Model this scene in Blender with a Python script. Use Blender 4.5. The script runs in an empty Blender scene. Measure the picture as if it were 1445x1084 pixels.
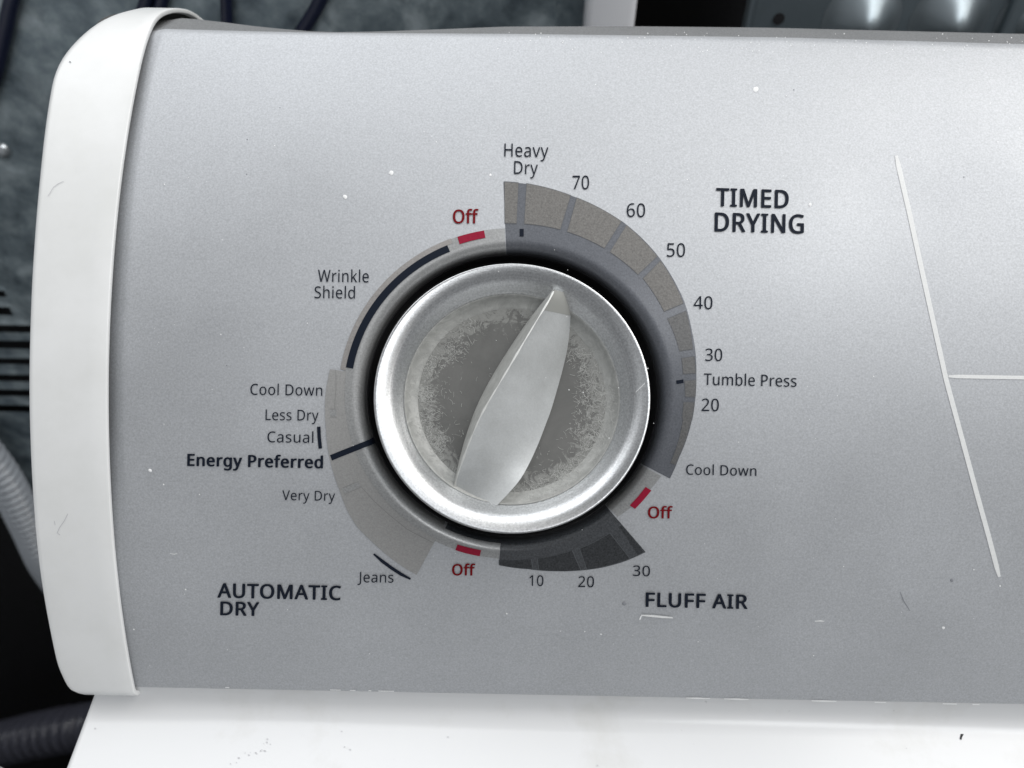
import bpy, bmesh, math, random
from mathutils import Vector, Matrix
random.seed(7)
sc = bpy.context.scene
# ------------------------------------------------------------------ frame of the console
U = 0.000146                       # metres per unit (one photo pixel on the console's front plane)
F = 1124.0                         # focal length in the same units
ROLL = math.radians(1.1)
O = Vector((0, 0, 0.98))
q = math.sqrt(.5)
EX, EY, EZ = Vector((1, 0, 0)), Vector((0, q, q)), Vector((0, -q, q))
def W(X, Y, z): return O + (EX * X + EY * Y + EZ * z) * U
CR = EX * math.cos(ROLL) + EY * math.sin(ROLL)
CU = -EX * math.sin(ROLL) + EY * math.cos(ROLL)
# ------------------------------------------------------------------ camera
cam_d = bpy.data.cameras.new('Camera'); cam = bpy.data.objects.new('Camera', cam_d)
sc.collection.objects.link(cam); sc.camera = cam
cam_d.sensor_width = 36; cam_d.lens = 36 * F / 1445; cam_d.clip_start = .005; cam_d.clip_end = 50
CAM = O + EZ * F * U
m = Matrix((CR, CU, EZ)).transposed().to_4x4(); m.translation = CAM
cam.matrix_world = m
cam_d.dof.use_dof = True; cam_d.dof.focus_distance = F * U * 1.01; cam_d.dof.aperture_fstop = 19
# ------------------------------------------------------------------ world, lamps, exposure
w = bpy.data.worlds.new('World'); sc.world = w; w.use_nodes = True
bg = w.node_tree.nodes['Background']; bg.inputs[0].default_value = (.95, .97, 1, 1); bg.inputs[1].default_value = .25
def area(name, loc, target, sx, sy, power, col):
    d = bpy.data.lights.new(name, 'AREA'); d.shape = 'RECTANGLE'; d.size = sx; d.size_y = sy; d.energy = power; d.color = col
    o = bpy.data.objects.new(name, d); sc.collection.objects.link(o); o.location = loc
    o.rotation_euler = (Vector(target) - Vector(loc)).to_track_quat('-Z', 'Y').to_euler(); return o
area('overhead_light', (1.35, .20, 2.6), (0.05, 0, .98), 1.3, 1.7, 27, (1, .975, .94))
area('overhead_light', (-.55, .80, 2.7), (0, 0, .98), 2.0, 1.2, 21, (.97, .985, 1))  # added fill for the left side, not a known fitting
area('overhead_light', (.75, -.85, 2.7), (0, 0, .98), 1.3, .5, 9.5, (.97, .985, 1))
sc.view_settings.view_transform = 'Standard'; sc.view_settings.look = 'None'
sc.view_settings.exposure = .16; sc.view_settings.gamma = 1
sc.render.engine = 'CYCLES'; sc.render.resolution_x = 1024; sc.render.resolution_y = 768
# ------------------------------------------------------------------ pixels to places
def ab(u, v):
    a = u - 722.5; b = 542 - v; c, s = math.cos(ROLL), math.sin(ROLL)
    return a * c - b * s, a * s + b * c
def at_z(u, v, z):
    a, b = ab(u, v); k = (F - z) / F; return a * k, b * k
def ray(u, v): return (CR * (u - 722.5) + CU * (542 - v) - EZ * F).normalized()
def hit_y(u, v, y):
    d = ray(u, v); t = (y - CAM.y) / d.y; return CAM + d * t
def hit_z(u, v, z):
    d = ray(u, v); t = (z - CAM.z) / d.z; return CAM + d * t
RC, YC = 1310.0, 22.0
X0 = -567.0                          # the end cap's rim
def smooth(a, b, x):
    t = min(1, max(0, (x - a) / (b - a))); return t * t * (3 - 2 * t)
def lerp_tab(tab, t):
    if t <= tab[0][0]: return tab[0][1]
    for (a, va), (b, vb) in zip(tab, tab[1:]):
        if a <= t <= b: return va + (vb - va) * (t - a) / (b - a)
    return tab[-1][1]
def surf0(Y): return math.sqrt(RC * RC - (Y - YC) ** 2) - RC
def surf(X, Y):
    z = surf0(Y)
    e = X0 + 18 - X
    if e > 0: z -= .34 * min(e, 30) * (.12 + .88 * smooth(-290, -60, Y))
    return z
def on_panel(u, v):
    z = 0
    for _ in range(8):
        X, Y = at_z(u, v, z); z = surf(X, Y)
    return X, Y
def nrm(X, Y):
    d = 1.0
    return Vector((-(surf(X + d, Y) - surf(X - d, Y)) / 2, -(surf(X, Y + d) - surf(X, Y - d)) / 2, 1)).normalized()
# the hole round the knob
CX, CY = on_panel(723, 561)
KY = .985; R1 = 227.0; RF = 15.0
S_IN = R1 - RF * math.pi / 2
def hole(s, th, off=0.0):            # s = distance from the knob's axis along the surface
    cx, sy = math.cos(th), KY * math.sin(th)
    if s >= R1:
        X, Y = CX + s * cx, CY + s * sy; n = nrm(X, Y); P = Vector((X, Y, surf(X, Y)))
    else:
        X, Y = CX + R1 * cx, CY + R1 * sy; zb = surf(X, Y); a = min((R1 - s) / RF, math.pi / 2)
        r = R1 - RF * math.sin(a); z = zb - RF * (1 - math.cos(a))
        if s < S_IN: z -= S_IN - s
        P = Vector((CX + r * cx, CY + r * sy, z)); n = Vector((-math.sin(a) * cx, -math.sin(a) * sy, math.cos(a))).normalized()
    P = P + n * off
    return W(*P)
def s_of(r):
    return r if r >= R1 else R1 - RF * math.asin(min(1, (R1 - r) / RF))
def polar(u, v):
    X, Y = on_panel(u, v); dx, dy = X - CX, (Y - CY) / KY
    return s_of(math.hypot(dx, dy)), math.atan2(dy, dx)
# ------------------------------------------------------------------ objects
def mesh_obj(name, verts, faces, mat, parent=None, smooth_sh=True, merge=None, sharp=None):
    me = bpy.data.meshes.new(name)
    org = Vector(parent['org']) if parent is not None else Vector((0, 0, 0))
    me.from_pydata([tuple(Vector(p) - org) for p in verts], [], faces)
    if merge or sharp is not None:
        bm = bmesh.new(); bm.from_mesh(me)
        if merge: bmesh.ops.remove_doubles(bm, verts=bm.verts, dist=merge)
        if sharp is not None: bmesh.ops.recalc_face_normals(bm, faces=bm.faces)
        bm.to_mesh(me); bm.free()
    me.materials.append(mat)
    if smooth_sh:
        for p in me.polygons: p.use_smooth = True
        if sharp: me.set_sharp_from_angle(angle=math.radians(sharp))
    o = bpy.data.objects.new(name, me); sc.collection.objects.link(o)
    if parent is not None: o.parent = parent; o['org'] = tuple(org)
    return o
def thing(name, loc, label, cat, group=None):
    o = bpy.data.objects.new(name, None); sc.collection.objects.link(o); o.location = loc; o['org'] = tuple(loc)
    o['label'] = label; o['category'] = cat
    if group: o['group'] = group
    o.empty_display_size = .05
    return o
def grid_faces(nu, nv, close=False):
    f = []
    for i in range(nu - (0 if close else 1)):
        i2 = (i + 1) % nu
        for j in range(nv - 1): f.append((i * nv + j, i2 * nv + j, i2 * nv + j + 1, i * nv + j + 1))
    return f
# ------------------------------------------------------------------ materials
def mat(name, col, rough=.5, metal=0.0, spec=.5, coat=0.0):
    m = bpy.data.materials.new(name); m.use_nodes = True
    b = m.node_tree.nodes['Principled BSDF']
    b.inputs['Base Color'].default_value = (*col, 1); b.inputs['Roughness'].default_value = rough
    b.inputs['Metallic'].default_value = metal; b.inputs['Specular IOR Level'].default_value = spec
    b.inputs['Coat Weight'].default_value = coat; b.inputs['Coat Roughness'].default_value = .12
    return m
def nodes(m): return m.node_tree.nodes, m.node_tree.links, m.node_tree.nodes['Principled BSDF']
def noise(m, scale, detail=2, rough=.5, dist=0.0):
    N, L, b = nodes(m)
    tc = N.new('ShaderNodeTexCoord'); n = N.new('ShaderNodeTexNoise')
    n.inputs['Scale'].default_value = scale; n.inputs['Detail'].default_value = detail
    n.inputs['Roughness'].default_value = rough; n.inputs['Distortion'].default_value = dist
    L.new(tc.outputs['Object'], n.inputs['Vector']); return n
def ramp(m, src, stops):
    N, L, b = nodes(m); r = N.new('ShaderNodeValToRGB')
    while len(r.color_ramp.elements) < len(stops): r.color_ramp.elements.new(.5)
    for e, (p, c) in zip(r.color_ramp.elements, stops):
        e.position = p; e.color = (*c, 1) if isinstance(c, tuple) else (c, c, c, 1)
    L.new(src, r.inputs[0]); return r
def mix(m, a, b_, fac=None, mode='MIX', f=.5):
    N, L, b = nodes(m); x = N.new('ShaderNodeMix'); x.data_type = 'RGBA'; x.blend_type = mode
    x.inputs[0].default_value = f
    for sock, val in ((x.inputs[6], a), (x.inputs[7], b_)):
        if isinstance(val, tuple): sock.default_value = (*val, 1)
        else: L.new(val, sock)
    if fac is not None: L.new(fac, x.inputs[0])
    return x.outputs[2]
def bump(m, src, strength, dist):
    N, L, b = nodes(m); k = N.new('ShaderNodeBump'); k.inputs['Strength'].default_value = strength
    k.inputs['Distance'].default_value = dist; L.new(src, k.inputs['Height']); L.new(k.outputs[0], b.inputs['Normal']); return k
def silver(name, col, rough=.42, metal=.7, grain=.16, bumpk=.12, smudge=.10, coat=0.0):
    """metallic flake paint with fine grain and faint smudges"""
    m = mat(name, col, rough, metal, .5, coat); b = m.node_tree.nodes['Principled BSDF']; b.inputs['Coat Roughness'].default_value = .2; N, L, b = nodes(m)
    fine = noise(m, 2600, 3, .7); big = noise(m, 22, 4, .55)
    lo = tuple(c * (1 - grain) for c in col); hi = tuple(min(1, c * (1 + grain)) for c in col)
    c1 = ramp(m, fine.outputs[0], [(.3, lo), (.7, hi)]).outputs[0]
    sm = ramp(m, big.outputs[0], [(.3, 1 - smudge), (.7, 1.0)]).outputs[0]
    L.new(mix(m, c1, sm, mode='MULTIPLY', f=1.0), b.inputs['Base Color'])
    rr = ramp(m, big.outputs[0], [(.3, rough - .08), (.7, rough + .06)]).outputs[0]; L.new(rr, b.inputs['Roughness'])
    bump(m, fine.outputs[0], bumpk, .0002)
    return m
M_panel = silver('silver_flake_paint', (.503, .518, .540), .60, .62, .15, .07, .13)
M_lip = silver('dusty_darkened_silver', (.21, .215, .22), .7, .2, .3)  # dust, plus the backdrop's dark reflection put into the colour
M_pearl = silver('pearl_grey_print', (.37, .375, .375), .42, .55, .2, .08, .1, 1.0)
M_auto = silver('warm_grey_print', (.365, .363, .357), .5, .5, .12)
M_wrink = silver('taupe_print', (.33, .315, .305), .5, .5, .16)
M_slate = silver('slate_blue_print', (.118, .126, .144), .48, .4, .22, .08, .1, .4)
M_block = silver('brown_grey_print', (.168, .163, .156), .5, .5, .28)
M_block2 = silver('dim_brown_grey_print', (.138, .138, .138), .5, .45, .25)
M_line = mat('outline_print', (.10, .105, .115), .5)
M_fluff = silver('charcoal_print', (.050, .055, .062), .45, .3, .5, .1, .1, 1.0)
M_fluff2 = silver('black_charcoal_print', (.034, .037, .041), .5, .3, .6)
M_fline = mat('charcoal_outline', (.075, .082, .09), .5)
M_ink = mat('navy_black_ink', (.008, .012, .022), .6, 0, .12)
M_redink = mat('dark_red_ink', (.16, .003, .006), .6, 0, .12)
M_red = mat('crimson_bar_print', (.27, .006, .03), .5, 0, .2); bump(M_red, noise(M_red, 1200, 3).outputs[0], .25, .0003)
M_white_line = silver('pale_silver_print', (.77, .78, .775), .6, 0, .06, .05, .04)
M_dust = mat('white_dust', (.85, .86, .86), .9)
M_smudge = mat('dark_smudge', (.24, .25, .27), .8)
M_dark = mat('black_parts_and_shade', (.012, .012, .014), .7)
def white_plastic():
    m = mat('glossy_white_plastic', (.80, .81, .81), .30, 0, .5); N, L, b = nodes(m)
    n = noise(m, 60, 5, .6); L.new(ramp(m, n.outputs[0], [(.3, (.71, .72, .712)), (.6, (.765, .775, .775))]).outputs[0], b.inputs['Base Color'])
    f = noise(m, 900, 2); bump(m, f.outputs[0], .03, .0002); return m
M_cap = white_plastic()
def enamel():
    m = mat('white_enamel', (.82, .83, .835), .22, 0, .5); N, L, b = nodes(m)
    n = noise(m, 45, 6, .65); c = ramp(m, n.outputs[0], [(.28, (.63, .635, .63)), (.45, (.685, .695, .705))]).outputs[0]
    s = noise(m, 420, 3, .6); d = ramp(m, s.outputs[0], [(.20, .75), (.27, 1.0)]).outputs[0]
    L.new(mix(m, c, d, mode='MULTIPLY', f=1.0), b.inputs['Base Color'])
    bump(m, noise(m, 260, 2).outputs[0], .02, .0004); return m
M_enamel = enamel()
M_cap_shade = mat('painted_cap_shade', (.06, .062, .06), .7)  # shade of the hollow put into the colour; the moulding itself is white

# ------------------------------------------------------------------ setting
def floor_mat():
    m = mat('dark_floor', (.02, .021, .023), .8); N, L, b = nodes(m)
    n = noise(m, 14, 8, .7); L.new(ramp(m, n.outputs[0], [(.3, .008), (.7, .022)]).outputs[0], b.inputs['Base Color']); return m
fl = mesh_obj('floor', [(-6, -6, 0), (6, -6, 0), (6, 6, 0), (-6, 6, 0)], [(0, 1, 2, 3)], floor_mat(), None, False)
fl['kind'] = 'structure'

# ------------------------------------------------------------------ the dryer
Y_TOP = on_panel(722, 49)[1]; Y_BOT = on_panel(722, 979.5)[1]
PB = W(0, Y_BOT, surf0(Y_BOT))                       # panel's lower edge
DECK = PB.z - 46 * U
XE = hit_z(128, 986, DECK).x / U                     # deck's left edge
XR = 3900.0
dryer = thing('clothes_dryer', (XE * U + .33, .0, 0), 'white clothes dryer with silver control console and round timer knob', 'dryer')
# --- control panel
HS = 300
xs = [X0 - 60, X0 - 14, X0 - 4, X0 + 6, X0 + 14, X0 + 17, X0 + 20, X0 + 26, X0 + 45]
x = X0 + 90
while x < CX - HS - 20: xs.append(x); x += 45
nsq = 30
sqx = [CX - HS + 2 * HS * i / nsq for i in range(nsq + 1)]; xs += sqx
x = CX + HS + 45
while x < 1000: xs.append(x); x += 45
while x < XR: xs.append(x); x += 250
xs.append(XR)
ys = []
n = 8; ys += [Y_BOT + (CY - HS - Y_BOT) * i / n for i in range(n)]
sqy = [CY - HS + 2 * HS * i / nsq for i in range(nsq + 1)]; ys += sqy
n = 12; YF = Y_TOP - 9
ys += [CY + HS + (YF - CY - HS) * i / n for i in range(1, n + 1)]
def fold_d(u): return lerp_tab([(200, 4), (260, 3.9), (430, 2.6), (722, 0), (1100, -2.3), (1445, 1.6)], u)
V = []; Fc = []
idx = {}
for i, X in enumerate(xs):
    for j, Y in enumerate(ys):
        if Y > CY + HS + 1: Y -= fold_d(722.5 + X * .92) * 1.09 * (Y - CY - HS) / (YF - CY - HS)
        idx[i, j] = len(V); V.append(W(X, Y, surf(X, Y)))
i0, i1 = xs.index(sqx[0]), xs.index(sqx[-1]); j0, j1 = ys.index(sqy[0]), ys.index(sqy[-1])
for i in range(len(xs) - 1):
    for j in range(len(ys) - 1):
        if i0 <= i < i1 and j0 <= j < j1: continue
        Fc.append((idx[i, j], idx[i + 1, j], idx[i + 1, j + 1], idx[i, j + 1]))
# polar part between square and hole
bound = [(i, j0) for i in range(i0, i1)] + [(i1, j) for j in range(j0, j1)] + [(i, j1) for i in range(i1, i0, -1)] + [(i0, j) for j in range(j1, j0, -1)]
ss = [0, .25, .5, .7, .85, .95, 1.0]
fil = [R1 - RF * a for a in (.15, .35, .6, .85, 1.1, 1.35, math.pi / 2)] + [S_IN - 70]
prev = None; first = None; cols = []
for (i, j) in bound:
    X, Y = xs[i], ys[j]; th = math.atan2((Y - CY) / KY, X - CX); sb = math.hypot(X - CX, (Y - CY) / KY)
    col = [idx[i, j]]
    for t in ss[1:]:
        col.append(len(V)); V.append(hole(sb + (R1 - sb) * t, th))
    for s in fil: col.append(len(V)); V.append(hole(s, th))
    cols.append(col)
for k in range(len(cols)):
    a, b = cols[k], cols[(k + 1) % len(cols)]
    for t in range(len(a) - 1): Fc.append((a[t], b[t], b[t + 1], a[t + 1]))
# rounded fold and the dusty, darkened top lip
def lip_h(u):
    pts = [(-400, 22), (215, 15.5), (260, 13), (310, 7), (375, 1.5), (430, -2), (510, 0), (600, 4), (700, 9), (900, 12), (1200, 13), (1445, 14), (6000, 14)]
    for (x0, h0), (x1, h1) in zip(pts, pts[1:]):
        if x0 <= u <= x1: return h0 + (h1 - h0) * (u - x0) / (x1 - x0)
    return 12
top = len(ys) - 1
xt = []
for i in range(len(xs) - 1):
    k = max(1, int((xs[i + 1] - xs[i]) / 30)) if xs[i] < 1000 else 1
    xt.append(xs[i])
xt.append(xs[-1])
rows = []
for i, X in enumerate(xt):
    Yf = YF - fold_d(722.5 + X * .92) * 1.09; zF = surf(X, Yf); b0 = Yf / (F - zF) * F
    uu = 722.5 + X * F / (F - zF); h = lip_h(uu)
    sl = -(YF - YC) / math.sqrt(RC * RC - (YF - YC) ** 2)       # slope of the face at the fold
    z2 = zF - 75; Y2 = (b0 + 9 + h) * (F - z2) / F
    P0 = Vector((Yf, zF)); Pc = Vector((Yf + 9, zF + sl * 9)); P2 = Vector((Y2, z2)); P1 = Pc + (P2 - Pc) * .18
    col = [idx[i, top]]
    for t in (.2, .4, .6, .8, 1):
        p = P0 * (1 - t) ** 2 + Pc * 2 * t * (1 - t) + P1 * t * t
        col.append(len(V)); V.append(W(X, p.x, p.y))
    for t in (.4, .75, 1):
        p = P1.lerp(P2, t); col.append(len(V)); V.append(W(X, p.x, p.y - 5 * math.sin(t * math.pi) * 0))
    p3 = W(X, Y2, z2) + Vector((0, 12 * U, -14 * U)); col.append(len(V)); V.append(p3)
    col.append(len(V)); V.append(Vector((p3.x, p3.y + 4 * U, DECK)))
    rows.append(col)
lip_faces = []
for a, b in zip(rows, rows[1:]):
    for t in range(len(a) - 1):
        if t >= 4: lip_faces.append(len(Fc))
        Fc.append((a[t], b[t], b[t + 1], a[t + 1]))
# lower edge turned under
lo = []
for i, X in enumerate(xs):
    P = W(X, Y_BOT, surf(X, Y_BOT)); c = [idx[i, 0]]
    for dy, dz in ((1.5, -2), (5, -3.5), (26, -4)): c.append(len(V)); V.append(P + Vector((0, dy * U, dz * U)))
    lo.append(c)
for a, b in zip(lo, lo[1:]):
    for t in range(3): Fc.append((a[t], a[t + 1], b[t + 1], b[t]))
panel = mesh_obj('control_panel', V, Fc, M_panel, dryer, True, None, 50)
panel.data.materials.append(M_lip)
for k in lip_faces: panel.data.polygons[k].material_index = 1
# black sleeve added below the knob: the gap's shade put into its colour
V = []
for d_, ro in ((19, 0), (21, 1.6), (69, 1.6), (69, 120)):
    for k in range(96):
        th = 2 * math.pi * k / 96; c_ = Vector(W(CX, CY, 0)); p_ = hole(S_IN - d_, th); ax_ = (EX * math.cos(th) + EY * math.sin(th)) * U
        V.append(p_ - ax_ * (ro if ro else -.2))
mesh_obj('knob_gap_shade', V, [(i * 96 + k, i * 96 + (k + 1) % 96, (i + 1) * 96 + (k + 1) % 96, (i + 1) * 96 + k) for i in range(3) for k in range(96)], M_dark, panel, True, None, 40)

# --- deck, sides and body of the dryer
yb = PB.y + 10 * U; yfront = PB.y - .60; xl = XE * U; xr = xl + .686
prof = [(yb, PB.z - 5 * U), (PB.y + 3 * U, PB.z - 5 * U)]
rr = 41 * U; cy_, cz_ = PB.y + 2 * U - rr, DECK + rr
for k in range(9):
    a = math.pi / 2 * k / 8; prof.append((cy_ + rr * math.cos(a) * 1.0, cz_ - rr * math.sin(a)))
prof += [(cy_ - d * U, DECK) for d in (60, 200, 500, 1000, 2000)] + [(yfront, DECK)]
edge = [(0.0, -900 * U), (0.0, -9 * U), (.8 * U, -5.4 * U), (2.6 * U, -2.6 * U), (5.4 * U, -.8 * U), (9 * U, 0.0)]
def edge_x(py, pz):                    # left edge of the deck: straight as seen, flaring a little into the upturn
    rel = Vector((0, py, pz)) - O; Y = rel.dot(EY) / U; z = rel.dot(EZ) / U; k = (F - z) / F; b = Y / k; a = -600
    for _ in range(6):
        v = 542 - (-a * math.sin(ROLL) + b * math.cos(ROLL)); u = 130 - (max(v, 970) - 981) * .379; a = (u - 722.5 - b * math.sin(ROLL)) / math.cos(ROLL)
    return a * k * U
V = []
for (py, pz) in prof:
    xl = min(edge_x(py, pz), XE * U + .01) if py > cy_ - 100 * U else XE * U
    for (ex, ez) in edge: V.append(Vector((xl + ex, py, pz + ez)))
    for (ex, ez) in reversed(edge): V.append(Vector((xr - ex, py, pz + ez)))
xl = XE * U
f = grid_faces(len(prof), 2 * len(edge))
deck = mesh_obj('deck', V, f, M_enamel, dryer, True, None, 40)
def box_v(x0, x1, y0, y1, z0, z1):
    return [(x0, y0, z0), (x1, y0, z0), (x1, y1, z0), (x0, y1, z0), (x0, y0, z1), (x1, y0, z1), (x1, y1, z1), (x0, y1, z1)]
BF = [(0, 3, 2, 1), (4, 5, 6, 7), (0, 1, 5, 4), (1, 2, 6, 5), (2, 3, 7, 6), (3, 0, 4, 7)]
mesh_obj('cabinet', box_v(xl + 2 * U, xr - 2 * U, yfront + .002, PB.y + 700 * U, .02, DECK - 20 * U), BF, M_enamel, dryer, False)
mesh_obj('rear_deck', box_v(xl + 4 * U, xr - 4 * U, yb - 4 * U, PB.y + 699 * U, DECK - 30 * U, DECK - 8 * U), BF, M_enamel, dryer, False)
for fx in (xl + .05, xr - .05):
    for fy in (yfront + .06, PB.y + .03):
        mesh_obj('foot', box_v(fx - .02, fx + .02, fy - .02, fy + .02, 0, .03), BF, M_dark, dryer, False)
# --- end cap: a hollow white moulding with a rim
pr = []
Yb = -489.0
for k in range(29):
    Y = Yb + 14 + (515 - Yb - 14) * k / 28; pr.append((Y, math.sqrt((RC + 10) ** 2 - (Y - YC) ** 2) - RC))
tail = []
for p_ in ((216, 25.5), (224, 18.5), (234, 13.2), (245, 10.8), (256, 11), (266, 13.8), (277, 19.5), (288, 28)):
    a_, b_ = ab(*p_); d_ = F * X0 / a_; tail.append((b_ * d_ / F, F - d_))
pr += tail
zb0 = math.sqrt((RC + 10) ** 2 - (Yb + 14 - YC) ** 2) - RC
pr = [(Yb - 1, zb0 - 60), (Yb - 3, zb0 - 22), (Yb + 0, zb0 - 12), (Yb + 5, zb0 - 5)] + pr + [(tail[-1][0] + 4, tail[-1][1] - 45), (640, -430), (600, -500), (420, -640), (200, -560)]
pr = [Vector(p) for p in pr]
def offs(P, d):
    out = []
    for k, p in enumerate(P):
        a = P[k - 1]; b = P[(k + 1) % len(P)]
        t1 = (p - a).normalized(); t2 = (b - p).normalized(); t = (t1 + t2).normalized()
        nn = Vector((t.y, -t.x))                              # points inwards
        dd = d[k] if isinstance(d, list) else d
        out.append(p + nn * dd)
    return out
# orientation check: inward normal must point to the centroid
cen = sum(pr, Vector((0, 0))) / len(pr)
test = offs(pr, 1.0); SGN = 1 if (test[18] - cen).length < (pr[18] - cen).length else -1
fine_p = []
for k in range(len(pr)):                       # finer outline
    p0, p1, p2, p3 = pr[k - 1], pr[k], pr[(k + 1) % len(pr)], pr[(k + 2) % len(pr)]
    for t in (0, 1 / 3, 2 / 3):
        fine_p.append(.5 * (2 * p1 + (p2 - p0) * t + (2 * p0 - 5 * p1 + 4 * p2 - p3) * t * t + (3 * p1 - p0 - 3 * p2 + p3) * t ** 3) if 0 < k < len(pr) - 7 else p1.lerp(p2, t))
for _ in range(14):                            # ease the turn from face to top
    q_ = list(fine_p)
    for k in range(60, len(fine_p) - 24): q_[k] = (fine_p[k - 1] + 2 * fine_p[k] + fine_p[k + 1]) / 4
    fine_p = q_
pr = fine_p
X1 = -682.0
kbot = max(range(40), key=lambda k: -pr[k].x / (F - pr[k].y))
crest = max(range(len(pr)), key=lambda k: pr[k].x / (F - pr[k].y))
def row_at(p, X): return 542 - (p.x * F / (F - p.y) * math.cos(ROLL) - X * F / (F - p.y) * math.sin(ROLL)) 
SIL = [(-60, 270), (4, 222), (9, 192), (15, 162), (29, 128), (46, 107), (64, 92), (83, 81), (100, 77), (150, 68), (200, 61.4), (300, 51.5), (400, 44.7), (500, 41.5), (560, 41), (600, 42), (650, 43.7), (700, 46.5), (750, 50.2), (800, 55.4), (850, 63), (900, 72.7), (954, 84), (966, 88), (974.7, 95.6), (979, 106), (981.5, 120), (990, 128)]
def out_x(k):
    p = pr[k]; v = row_at(p, X1)
    if k > crest: v = row_at(pr[crest], X1) - (k - crest) * 1.0
    if k < kbot: v = row_at(pr[kbot], X1); p = pr[kbot]
    return at_z(lerp_tab(SIL, v) - 4.5, row_at(p, X1), p.y)[0]
xo = [out_x(k) for k in range(len(pr))]
for _ in range(8): xo = [xo[0]] + [(xo[k - 1] + 2 * xo[k] + xo[k + 1]) / 4 for k in range(1, len(xo) - 1)] + [xo[-1]]
rad = [11 + (16 * smooth(430, 540, p.x) if p.x > 0 else 6 * smooth(-430, -480, p.x)) for p in pr]
def make_cap(xrim, xout, name):
    d = 1 if xout > xrim else -1
    rings = []; OX = [xrim + d * abs(x_ - X0) for x_ in xo]
    def ring(X, off):
        o = offs(pr, [SGN * v for v in off] if isinstance(off, list) else SGN * off)
        rings.append([W(X if not isinstance(X, list) else X[k], p.x, p.y) for k, p in enumerate(o)])
    ring(xrim + d * 95, 10); ring(xrim + d * 8, 8); ring(xrim + d * .7, 7.2); ring(xrim, 6); ring(xrim, 1.6); ring(xrim + d * .6, .5); ring(xrim + d * 1.8, 0)
    for f_ in (.25, .5, .75): ring([xrim + d * 1.8 + (OX[k_] - d * rad[k_] - xrim - d * 1.8) * f_ for k_ in range(len(pr))], 0)
    for k in range(0, 11):
        a = math.pi / 2 * k / 10
        ring([OX[k_] - d * rad[k_] * (1 - math.sin(a)) for k_ in range(len(pr))], [r * (1 - math.cos(a)) for r in rad])
    nr, npf = len(rings), len(pr)
    V = [p for r in rings for p in r]; Fc = []
    for i in range(nr - 1):
        for j in range(npf):
            j2 = (j + 1) % npf; Fc.append((i * npf + j, i * npf + j2, (i + 1) * npf + j2, (i + 1) * npf + j))
    Fc.append(tuple(range(npf))); Fc.append(tuple((nr - 1) * npf + j for j in range(npf)))
    o = mesh_obj(name, V, Fc, M_cap, dryer, True, None, 55); o.data.materials.append(M_cap_shade)
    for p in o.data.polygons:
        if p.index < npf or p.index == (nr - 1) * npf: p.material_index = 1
    return o
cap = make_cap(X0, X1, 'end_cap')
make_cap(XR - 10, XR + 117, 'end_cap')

# ------------------------------------------------------------------ print on the panel
def band(name, th0, th1, sin, sout, off, m, nt=80, ns=10):
    V = []
    for i in range(nt + 1):
        th = th0 + (th1 - th0) * i / nt
        a = sin(th) if callable(sin) else sin; b = sout(th) if callable(sout) else sout
        for j in range(ns + 1): V.append(hole(a + (b - a) * j / ns, th, off))
    f = grid_faces(nt + 1, ns + 1)
    if th1 > th0: f = [tuple(reversed(x)) for x in f]
    return mesh_obj(name, V, f, m, panel)
def unwrap(pts, ref):
    out = []
    for u, v in pts:
        s, t = polar(u, v)
        while t - ref > math.pi: t -= 2 * math.pi
        while t - ref < -math.pi: t += 2 * math.pi
        out.append((t, s))
    return out
def quad(name, c, off, m, nn=6, mm=6):
    """four photo corners -> patch on the surface"""
    ps = [polar(*p) for p in c]; ref = ps[0][1]; pp = []
    for s, t in ps:
        while t - ref > math.pi: t -= 2 * math.pi
        while t - ref < -math.pi: t += 2 * math.pi
        pp.append((s, t))
    V = []
    for i in range(nn + 1):
        a = i / nn
        for j in range(mm + 1):
            b = j / mm
            s = (pp[0][0] * (1 - a) + pp[1][0] * a) * (1 - b) + (pp[3][0] * (1 - a) + pp[2][0] * a) * b
            t = (pp[0][1] * (1 - a) + pp[1][1] * a) * (1 - b) + (pp[3][1] * (1 - a) + pp[2][1] * a) * b
            V.append(hole(s, t, off))
    f = grid_faces(nn + 1, mm + 1)
    n = (V[mm + 1] - V[0]).cross(V[1] - V[0])
    if n.dot(EZ) < 0: f = [tuple(reversed(x)) for x in f]
    return mesh_obj(name, V, f, m, panel)
def pix(u, v, off):
    X, Y = on_panel(u, v); n = nrm(X, Y); P = Vector((X, Y, surf(X, Y))) + n * off; return W(*P)
def stroke(name, pts, width, off, m, parent=None, rounded=True):
    """a line on the panel through photo points"""
    P = []
    for (a, b), (c, d) in zip(pts, pts[1:]):
        k = max(1, int(math.hypot(c - a, d - b) / 12))
        for i in range(k): P.append((a + (c - a) * i / k, b + (d - b) * i / k))
    P.append(pts[-1]); V = []
    for i, (u, v) in enumerate(P):
        a = P[max(0, i - 1)]; b = P[min(len(P) - 1, i + 1)]; dx, dy = b[0] - a[0], b[1] - a[1]; l = math.hypot(dx, dy)
        w_ = width / 2 * (.55 if rounded and i in (0, len(P) - 1) else 1)
        nx, ny = -dy / l * w_, dx / l * w_
        V += [pix(u + nx, v + ny, off), pix(u - nx, v - ny, off)]
    f = [(2 * i, 2 * i + 1, 2 * i + 3, 2 * i + 2) for i in range(len(P) - 1)]
    n = (V[1] - V[0]).cross(V[2] - V[0])
    if n.dot(EZ) < 0: f = [tuple(reversed(x)) for x in f]
    return mesh_obj(name, V, f, m, parent or panel)
DEEP = S_IN - 20
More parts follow.
